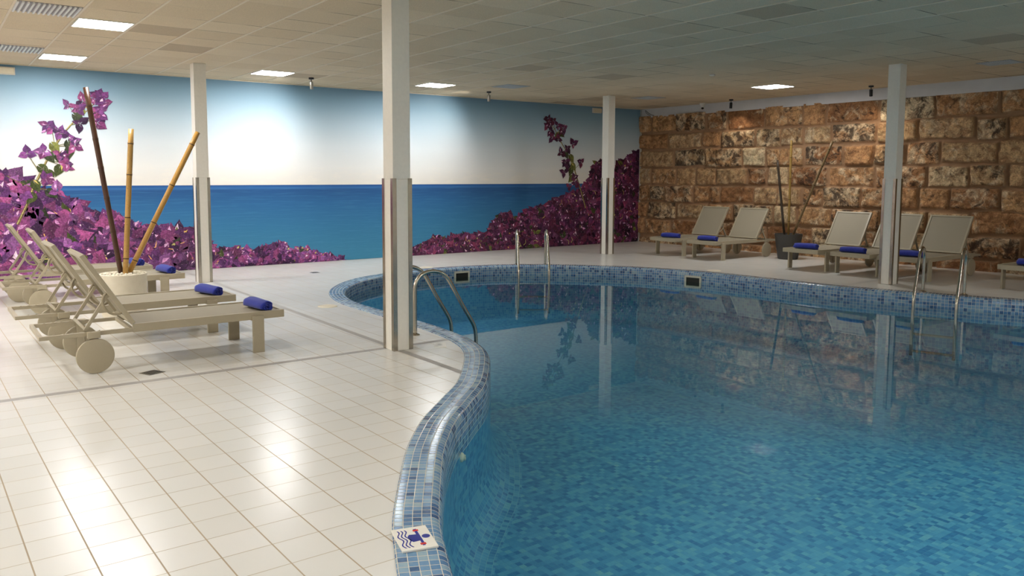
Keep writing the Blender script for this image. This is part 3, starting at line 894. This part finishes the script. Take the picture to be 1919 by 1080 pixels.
for i, (lab, x, y, rz) in enumerate([
    ('rolled blue towel on the foot end of the lounger nearest the camera', 2.605, 7.53, 0.18),
    ('rolled blue towel on the lounger just before the white planter', 2.50, 8.79, 0.30),
    ('rolled blue towel on the lounger just behind the white planter', 2.60, 11.09, 0.22),
    ('rolled blue towel behind the bamboo, on the lounger closest to the sea mural', 2.47, 12.30, 0.15),
    ('rolled blue towel on the stone wall lounger nearest the mural corner', 12.93, 11.51, 0.22),
    ('rolled blue towel on the lounger just left of the dark planter', 12.93, 10.53, 0.12),
    ('rolled blue towel on the lounger just right of the dark planter', 12.90, 8.30, 0.10),
    ('rolled blue towel immediately left of the right-hand white column', 12.88, 7.40, 0.08),
    ('rolled blue towel immediately right of the right-hand white column', 13.02, 6.50, 0.05),
    ('rolled blue towel at the right edge of the picture', 13.10, 4.75, 0.08)]):
    make_towel(40 + i, lab, (x, y, ZT), rz, GT, L=(0.38 if i < 4 else 0.42))

# ================================================================== PLANTERS
r = thing('planter', 'round white planter filled with pale pebbles among the left loungers', 'planter', (1.905, 10.2, 0))
m = MB(); m.lathe([(0, 0.0), (0.238, 0.0), (0.246, 0.02), (0.258, 0.47), (0.262, 0.50), (0.256, 0.507), (0.238, 0.505), (0.232, 0.47), (0, 0.455)], 64)
m.build('pot', M['white_pot'], r, autosmooth=40)
bm = bmesh.new()
for k in range(260):
    a = R.random() * 2 * PI; q = math.sqrt(R.random()) * .215
    s_ = R.uniform(.011, .024)
    mt = Matrix.Translation((q * math.cos(a), q * math.sin(a), 0.468 + R.random() * .03 + .022 * (1 - q / .215))) @ Matrix.Rotation(R.random() * 6, 4, Vector((R.random(), R.random(), R.random() + .01)).normalized()) @ Matrix.Diagonal((s_ * R.uniform(.8, 1.3), s_, s_ * R.uniform(.6, .9), 1))
    bmesh.ops.create_icosphere(bm, subdivisions=1, radius=1.0, matrix=mt)
for f in bm.faces: f.smooth = True
me = bpy.data.meshes.new('pebbles'); bm.to_mesh(me); bm.free(); me.materials.append(M['pebble'])
pb = bpy.data.objects.new('pebbles', me); COL.objects.link(pb); pb.location = (1.905, 10.2, 0)
tag(pb, 'bed of pale rounded pebbles filling the white planter', 'pebbles', kind='stuff')
r = thing('planter', 'tapered dark grey planter with bamboo poles against the stone wall', 'planter', (14.32, 9.62, 0))
m = MB(); m.lathe([(0, 0.0), (0.185, 0.0), (0.195, 0.012), (0.262, 0.44), (0.270, 0.50), (0.272, 0.515), (0.258, 0.515), (0.245, 0.46), (0, 0.455)], 56)
m.build('pot', M['dark_pot'], r, autosmooth=40)
m = MB(); m.lathe([(0, 0.495), (0.12, 0.492), (0.253, 0.478), (0.253, 0.456), (0, 0.456)], 40); m.build('soil', M['soil'], r)

def bamboo(label, a, b, rad, mat, nodes, group):
    a, b = Vector(a), Vector(b); d = b - a; L = d.length
    pr_ = []; mis = []
    def add(r_, z, mi=0): pr_.append((r_, z)); mis.append(mi)
    add(0, 0); add(rad, 0)
    for z in nodes:
        zl = z * L
        add(rad * 1.0, zl - .016); add(rad * 1.10, zl - .005, 1); add(rad * .97, zl, 1); add(rad * 1.13, zl + .006, 0); add(rad * 1.0, zl + .022)
    add(rad * .96, L); add(rad * .70, L); add(rad * .66, L - .03, 1); add(0, L - .035, 1)
    m = MB(); m.lathe(pr_, 20, mis=mis)
    o = m.build('bamboo_pole', [mat, M['bam_node']])
    o.location = a
    o.rotation_mode = 'QUATERNION'; o.rotation_quaternion = Vector((0, 0, 1)).rotation_difference(d.normalized())
    return tag(o, label, 'bamboo pole', group)
G1, G2 = 'bamboo poles in the white planter', 'bamboo poles in the dark planter'
bamboo('tall dark brown bamboo pole leaning left in the white planter', (1.885, 10.2, .475), (1.585, 10.2, 2.67), .030, M['bam_brown'], (.09, .24, .42, .58, .73, .9), G1)
bamboo('upright tan bamboo pole standing between two leaning ones in the white planter', (1.915, 10.135, .475), (2.04, 10.135, 2.21), .031, M['bam_tan'], (.12, .40, .69, .9), G1)
bamboo('golden bamboo pole leaning far right from the white planter', (1.955, 10.2, .475), (2.82, 10.2, 2.2), .031, M['bam_gold'], (.1, .36, .62, .91), G1)
bamboo('short blackish bamboo pole in the dark planter', (14.3, 9.70, .478), (14.3, 9.92, 2.01), .024, M['bam_black'], (.2, .45, .7, .9), G2)
bamboo('tallest yellowish bamboo pole standing upright in the dark planter', (14.3, 9.61, .478), (14.3, 9.615, 2.40), .023, M['bam_olive'], (.15, .38, .6, .82, .95), G2)
bamboo('dull brown bamboo pole leaning right in the dark planter', (14.3, 9.51, .478), (14.3, 8.72, 2.35), .023, M['bam_dim'], (.17, .36, .55, .75, .92), G2)

# ================================================================== POOL LADDERS
def make_ladder(label, loc, rz, sep_):
    r = thing('pool_ladder', label, 'pool ladder', loc, rz, 'steel pool ladders')
    base = [(0, 0), (0, .30), (0.0, .48), (.02, .56), (.075, .625), (.15, .655), (.23, .66), (.31, .64), (.38, .595), (.44, .52), (.60, .255), (.72, .07), (.755, .0), (.77, -.08), (.775, -.22), (.775, -.80)]
    # smooth curve
    P = []
    for i in range(len(base) - 1):
        p0 = base[max(i - 1, 0)]; p1 = base[i]; p2 = base[i + 1]; p3 = base[min(i + 2, len(base) - 1)]
        for k in range(5):
            s_ = k / 5
            P.append(tuple(0.5 * ((2 * p1[j]) + (-p0[j] + p2[j]) * s_ + (2 * p0[j] - 5 * p1[j] + 4 * p2[j] - p3[j]) * s_ ** 2 + (-p0[j] + 3 * p1[j] - 3 * p2[j] + p3[j]) * s_ ** 3) for j in (0, 1)))
    P.append(base[-1])
    for sy in (-1, 1):
        y = sy * sep_ / 2
        m = MB(); m.tube([(x, y, z) for x, z in P], 0.0215, 16); h = m.build('handrail', M['steel'], r)
        m = MB(); m.lathe([(0, 0), (0.05, 0), (0.05, .006), (.036, .014), (.024, .018), (0, .018)], 28, m=Matrix.Translation((0, y, 0))); m.build('base_flange', M['steel'], h, autosmooth=40)
    for z in (-0.26, -0.5, -0.74):
        m = MB(); m.box(.715, .79, -sep_ / 2, sep_ / 2, z - .014, z + .014, .006); m.build('step', M['steel'], r)
    return r
make_ladder('curved steel pool ladder right beside the tallest near column', (4.14, 7.41, 0), 0.0, 0.50)
make_ladder('steel pool ladder at the far rim in front of the mural', (9.33, 11.76, 0), math.atan2(-.83, -.56), 0.55)
make_ladder('steel pool ladder on the right rim in front of the stone wall', (11.88, 5.44, 0), math.atan2(-.30, -.95), 0.52)

# ================================================================== SKIMMERS, LIDS, DRAINS, SIGNS
def skimmer(label, x, y):
    i = near_idx(x, y); R_ = ring(DW); n = INW[i]
    o = thing('pool_skimmer', label, 'skimmer', (R_[i][0], R_[i][1], 0), math.atan2(n[1], n[0]), 'skimmer openings in the pool wall')
    zt, zb = -0.062, -0.262; w2 = 0.155
    m = MB()
    for a in ((-w2, -w2 + .03, zb, zt), (w2 - .03, w2, zb, zt), (-w2 + .03, w2 - .03, zt - .03, zt), (-w2 + .03, w2 - .03, zb, zb + .03)):
        m.box(-0.02, 0.014, a[0], a[1], a[2], a[3], 0.002)
    m.build('frame', M['cream_plastic'], o)
    m = MB(); m.box(-0.004, 0.004, -w2 + .028, w2 - .028, zb + .028, zt - .028); m.build('opening_shade', M['recess_shade'], o)  # flat dark sheet, its colour stands in for the shade inside the opening
skimmer('cream skimmer opening in the far pool wall behind the near ladder', 7.95, 12.02)
skimmer('cream skimmer opening in the far pool wall below the stone wall loungers', 10.98, 9.2)
def lid(label, x, y):
    m = MB(); m.lathe([(0, 0), (.125, 0), (.125, .003), (.118, .006), (0, .007)], 40)
    o = m.build('skimmer_lid', M['cream_plastic'], autosmooth=40); o.location = (x, y, 0)
    m = MB(); m.lathe([(.085, .0064), (.09, .0085), (.095, .0064)], 40); m.build('rim_ring', M['cream_plastic'], o)
    tag(o, label, 'lid', 'round skimmer lids in the deck')
lid('round cream skimmer lid in the deck at the left pool bend', 4.16, 9.42)
lid('round cream skimmer lid in the far deck before the mural', 7.45, 12.47)
lid('round pinkish-cream skimmer lid in the deck before the left stone wall loungers', 11.40, 9.13)
def drain(label, x, y, rz, s_=0.13):
    o = thing('floor_drain', label, 'drain', (x, y, 0), rz, 'square floor drains')
    m = MB(); m.box(-s_ / 2, s_ / 2, -s_ / 2, s_ / 2, -0.004, 0.002, 0.001); m.build('plate', M['grey_metal'], o)
    m = MB()
    for k in range(5):
        a = (k - 2) * s_ * .17
        m.box(-s_ * .4, s_ * .4, a - s_ * .03, a + s_ * .03, 0.0018, 0.0028)
    m.build('slots', M['drain_dark'], o)
drain('small square metal floor drain in front of the nearest lounger', 1.51, 7.04, 0.4, .15)
drain('small metal floor drain on the far deck before the mural', 5.47, 12.9, 0.0, .14)

# pictogram tile on the coping
def quadm(o, ex, ey, z):
    return Matrix(((ex[0], ey[0], 0, o[0]), (ex[1], ey[1], 0, o[1]), (0, 0, 1, z), (0, 0, 0, 1)))
sg = thing('pool_sign', 'white ceramic safety tile with blue swimmer pictogram on the mosaic rim', 'sign', (1.742, 3.033, 0.011), math.atan2(-.043, .158))
W2, H2 = 0.083, 0.112
m = MB(); m.box(-W2, W2, -H2, H2, 0, 0.010, 0.002); m.build('tile', M['sign_white'], sg)
def SP(u_, v_):   # picture coordinates of the tile: u 0..1 left to right, v 0..1 top to bottom
    return ((u_ - .5) * 2 * W2, (.5 - v_) * 2 * H2)
ZS0, ZS1 = 0.0100, 0.0108
m = MB()
for u0 in (.13, .23, .33):
    N = 18; cl_ = []
    for k in range(N + 1):
        v_ = .12 + .78 * k / N
        cl_.append((u0 + .045 * math.sin((v_ - .12) / .78 * 4 * PI + .4) , v_))
    pts = [SP(a - .018, b) for a, b in cl_] + [SP(a + .018, b) for a, b in cl_[::-1]]
    m.prism(pts, ZS0, ZS1)
m.build('wave_lines', M['sign_blue'], sg)
m = MB()
for pts in ([(.34, .42), (.40, .35), (.60, .37), (.60, .20), (.68, .20), (.69, .80), (.61, .80), (.61, .66), (.42, .68), (.37, .62), (.34, .55)],
            [(.595, .12), (.68, .12), (.68, .155), (.595, .155)], [(.605, .855), (.685, .855), (.685, .885), (.605, .885)]):
    m.prism([SP(*q) for q in pts], ZS0, ZS1)
m.prism([SP(.83 + .115 * math.cos(2 * PI * k / 24), .50 + .085 * math.sin(2 * PI * k / 24)) for k in range(24)], ZS0, ZS1)
m.build('swimmer_symbol', M['sign_blue'], sg)
m = MB()
for a, b in ((.155, .225), (.775, .85)):
    m.prism([SP(.565, a), SP(.72, a), SP(.72, b), SP(.565, b)], ZS0, ZS1 + .0003)
m.build('arm_bands', M['sign_red'], sg)
mk = thing('depth_marker_tile', 'small white marker tile set in the deck beside the near ladder', 'tile', (4.09, 6.585, 0), 1.05)
m = MB(); m.box(-.10, .10, -.06, .06, -.004, .004, .001); m.build('tile', M['sign_white'], mk)
m = MB(); m.box(-.022, .018, -.022, .022, .004, .0045); m.box(.022, .034, -.012, .012, .004, .0045); m.build('worn_print', M['mark_grey'], mk)
# inlet nozzle below the water
i_ = near_idx(3.02, 4.45); n_ = INW[i_]; R_ = ring(DW)
o = thing('pool_inlet_nozzle', 'small pale inlet nozzle under water in the near pool wall', 'nozzle', (R_[i_][0], R_[i_][1], -0.30), math.atan2(n_[1], n_[0]))
m = MB(); m.lathe([(0, 0), (.034, 0), (.032, .012), (.02, .022), (.02, .03), (.012, .03), (.010, .012), (0, .012)], 24, m=Matrix.Rotation(PI / 2, 4, 'Y')); m.build('nozzle', M['cream_plastic'], o, autosmooth=40)

# ================================================================== CEILING FITTINGS
GP = 'square LED ceiling panels'
def led(label, x, y):
    r = thing('ceiling_panel_light', label, 'ceiling light', (x, y, ZC), 0, GP)
    h = 0.288
    m = MB()
    for a in ((-h, h, -h, -h + .014), (-h, h, h - .014, h), (-h, -h + .014, -h + .014, h - .014), (h - .014, h, -h + .014, h - .014)):
        m.box(a[0], a[1], a[2], a[3], -0.012, 0.0)
    m.build('frame', M['white_plastic'], r)
    m = MB(); m.box(-h + .014, h - .014, -h + .014, h - .014, -0.010, -0.001); m.build('diffuser', M['lamp'], r)
    return r
P_ = led('large lit LED ceiling panel at upper left, above the left loungers', 1.77, 10.11)
for lab, x, y in [('lit LED ceiling panel above the mural at far left, beside the left emergency light', 1.77, 13.22),
                  ('lit LED ceiling panel between the two left columns', 4.87, 13.10),
                  ('lit LED ceiling panel just right of the tallest near column', 7.98, 12.98),
                  ('lit LED ceiling panel alone above the stone wall side', 13.28, 9.37),
                  ('lit LED ceiling panel out of view at the left wall by the mural', -1.33, 13.2),
                  ('lit LED ceiling panel out of view above the left wall', -1.33, 10.1),
                  ('lit LED ceiling panel out of view, middle of the left deck', -1.33, 6.9),
                  ('lit LED ceiling panel out of view, outer left deck towards the mural', -2.9, 10.1),
                  ('lit LED ceiling panel out of view, outer left deck', -2.9, 6.9),
                  ('lit LED ceiling panel out of view left of the camera', -1.33, 3.6),
                  ('lit LED ceiling panel out of view over the near pool end', 8.6, 0.3),
                  ('unseen LED ceiling panel added to brighten the pool edge by the camera', 5.0, 1.2),  # added lamp, brightens the near water, coping and floor
                  ('lit LED ceiling panel out of view over the right pool end', 12.0, 0.3),

                  ('lit LED ceiling panel out of view behind the camera', 1.77, 0.4),
                  ('lit LED ceiling panel out of view behind the camera towards the pool', 5.5, -1.2)]:
    dup(P_, (x, y, ZC), 0, lab)
def louvre(label, x0_, x1_, y0_, y1_):
    r = thing('louvre_light_fitting', label, 'ceiling light', ((x0_ + x1_) / 2, (y0_ + y1_) / 2, ZC), 0, 'unlit louvred ceiling lights')
    a, b = (x1_ - x0_) / 2, (y1_ - y0_) / 2
    m = MB(); m.box(-a, a, -b, b, -0.004, 0.0); m.build('housing', M['louvre_back'], r)
    n = 13
    for k in range(n):
        x = -a + (k + .5) * 2 * a / n
        m = MB(); m.box(x - .010, x + .010, -b, b, -0.02, -0.004); m.build('louvre_blade', M['louvre'], r)
louvre('unlit louvred ceiling light at the top left corner, beside the large lit panel', .842, 1.445, 9.23, 9.80)
louvre('unlit louvred ceiling light at the left edge, beside the lit panel by the mural', .842, 1.445, 12.40, 12.95)
def vent(label, x, y, h=.27):
    r = thing('ceiling_vent', label, 'vent', (x, y, ZC), 0, 'grey ceiling vents')
    m = MB(); m.box(-h, h, -h, h, -.005, 0, .001); m.build('frame', M['grille'], r)
    m = MB()
    for k in range(14):
        a = -h + .03 + k * (2 * h - .06) / 13
        m.box(-h + .02, h - .02, a - .006, a + .006, -.009, -.005)
    m.build('slats', M['grille_light'], r)
vent('grey ceiling vent beside the middle track spotlight, above the mural', 9.27, 12.33)
vent('grey ceiling vent near the corner of mural and stone wall', 13.0, 12.3)
vent('grey ceiling vent at the right edge above the stone wall', 13.3, 5.45, .24)
def spot(label, x, y, lean, yaw, mat):
    r = thing('ceiling_spotlight', label, 'spotlight', (x, y, ZC), yaw, 'small ceiling spotlights')
    m = MB(); m.lathe([(0, 0), (.046, 0), (.046, -.022), (.04, -.03), (0, -.03)], 28); m.build('base', M['dark_metal'], r, autosmooth=40)
    m = MB(); m.tube([(0, 0, -.03), (0, 0, -.075)], .007, 10); m.build('stem', M['dark_metal'], r)
    mt = Matrix.Translation((0, 0, -.07)) @ Matrix.Rotation(lean, 4, 'X')
    m = MB(); m.lathe([(0, 0), (.028, 0), (.03, -.004), (.03, -.128), (.026, -.13), (.022, -.10), (0, -.10)], 28, m=mt); m.build('lamp_head', mat, r, autosmooth=40)
spot('small metal ceiling spotlight before the mural, between the two left columns', 5.65, 13.33, .25, -.5, M['grey_metal'])
spot('small metal ceiling spotlight before the mural, right of the tallest column', 9.46, 13.32, .2, -.5, M['grey_metal'])
spot('small dark ceiling spotlight before the white beam, next to the dome camera', 14.72, 11.44, .05, 0, M['dark_metal'])
spot('small dark ceiling spotlight before the white beam, left of the right-hand column', 14.66, 8.20, -.3, 2.0, M['dark_metal'])
def beam(x, y, tx, ty, tz, watts, ang, col):
    l = bpy.data.lights.new('spot_beam', 'SPOT'); l.energy = watts; l.spot_size = math.radians(ang); l.spot_blend = 1.0; l.color = col; l.shadow_soft_size = 0.02
    o = bpy.data.objects.new('spot_beam', l); COL.objects.link(o)
    o.location = (x, y, ZC - 0.21); d = Vector((tx, ty, tz)) - Vector(o.location)
    o.rotation_euler = d.to_track_quat('-Z', 'Y').to_euler()
WARM = (1.0, 0.86, 0.68)
beam(5.62, 13.36, 4.75, 14.5, 2.3, 45, 130, (1.0, 0.95, 0.88))
beam(9.43, 13.35, 8.35, 14.5, 2.3, 45, 130, (1.0, 0.95, 0.88))
beam(14.72, 11.44, 15.2, 11.6, 1.5, 17, 120, WARM)
beam(14.66, 8.20, 15.3, 8.4, 1.5, 26, 120, WARM)
r = thing('dome_camera', 'small white security camera dome under the ceiling by the white beam', 'camera', (14.95, 12.42, ZC))
m = MB(); m.lathe([(0, 0), (.075, 0), (.075, -.03), (.06, -.05), (.045, -.075), (0, -.08)], 28); m.build('mount', M['white_plastic'], r, autosmooth=40)
m = MB(); m.lathe([(0, .048), (.03, .042), (.046, .02), (.048, 0), (.04, -.03), (.02, -.045), (0, -.048)], 24, m=Matrix.Translation((0, 0, -.085))); ball = m.build('ball', M['white_plastic'], r)
m = MB(); m.lathe([(0, .0), (.03, .0), (.032, -.01), (.025, -.02), (0, -.024)], 24, m=Matrix.Translation((-.03, -.02, -.115)) @ Matrix.Rotation(.55, 4, Vector((-.5, .8, 0)))); m.build('lens', M['black'], ball)
m = MB(); m.lathe([(0, 0), (.05, 0), (.05, -.012), (.03, -.022), (0, -.024)], 24)
o = m.build('smoke_detector', M['white_plastic'], autosmooth=40); o.location = (10.96, 8.92, ZC)
tag(o, 'tiny white round detector on the ceiling left of the stone-side panel', 'detector')
def emlight(label, x0_, x1_):
    r = thing('emergency_light', label, 'emergency light', ((x0_ + x1_) / 2, YM - .004, 3.275), 0, 'white emergency light boxes on the mural wall')
    a = (x1_ - x0_) / 2
    m = MB(); m.box(-a, a, -.03, -.004, -.06, .06, .006); m.build('housing', M['white_plastic'], r)
    m = MB(); m.box(-a + .012, a - .012, -.055, -.03, -.05, .05, .012); m.build('cover', M['cream_plastic'], r)
emlight('white emergency light box on the mural at the left edge', 0.97, 1.27)
emlight('white emergency light box on the mural beside the corner column', 13.37, 13.67)
m = MB()
m.tube([(15.04, 14.30, 3.34), (15.045, 14.26, 3.30), (15.05, 14.20, 3.26), (15.05, 14.12, 3.22), (15.05, 14.04, 3.20)], .006, 8)
m.tube([(15.04, 14.33, 3.35), (15.045, 14.30, 3.28), (15.05, 14.24, 3.24), (15.05, 14.15, 3.20)], .005, 8)
tag(m.build('cable', M['cable']), 'loose dark cables hanging at the top corner of mural and beam', 'cable')

# ================================================================== LIGHT, CAMERA, VIEW
w = bpy.data.worlds.new('World'); scene.world = w; w.use_nodes = True
w.node_tree.nodes['Background'].inputs[0].default_value = (0.5, 0.55, 0.6, 1); w.node_tree.nodes['Background'].inputs[1].default_value = 0.05
cam = bpy.data.cameras.new('Camera'); co = bpy.data.objects.new('Camera', cam); COL.objects.link(co)
f_, cx_, cy_ = 1489.99, 919.69, 463.74
pitch, roll, yaw = math.radians(5.0517), math.radians(0.1027), math.radians(35.535)
fw = Vector((math.sin(yaw) * math.cos(pitch), math.cos(yaw) * math.cos(pitch), -math.sin(pitch)))
rt = Vector((math.cos(yaw), -math.sin(yaw), 0)); up = rt.cross(fw)
r2 = rt * math.cos(roll) + up * math.sin(roll); u2 = -rt * math.sin(roll) + up * math.cos(roll)
mw = Matrix(((r2.x, u2.x, -fw.x, 0), (r2.y, u2.y, -fw.y, 0), (r2.z, u2.z, -fw.z, 1.65375), (0, 0, 0, 1)))
co.matrix_world = mw
cam.sensor_fit = 'HORIZONTAL'; cam.sensor_width = 36.0
cam.lens = f_ / 1919 * 36.0
cam.shift_x = (959.5 - cx_) / 1919
cam.shift_y = (cy_ - 540) / 1919
cam.clip_start = 0.05; cam.clip_end = 100
scene.camera = co
vs = scene.view_settings
vs.view_transform = 'Standard'; vs.look = 'None'; vs.gamma = 1.0; vs.use_curve_mapping = False
vs.exposure = 0.36
cy = scene.cycles
cy.use_denoising = True
cy.caustics_reflective = False; cy.caustics_refractive = False
cy.sample_clamp_indirect = 4.0
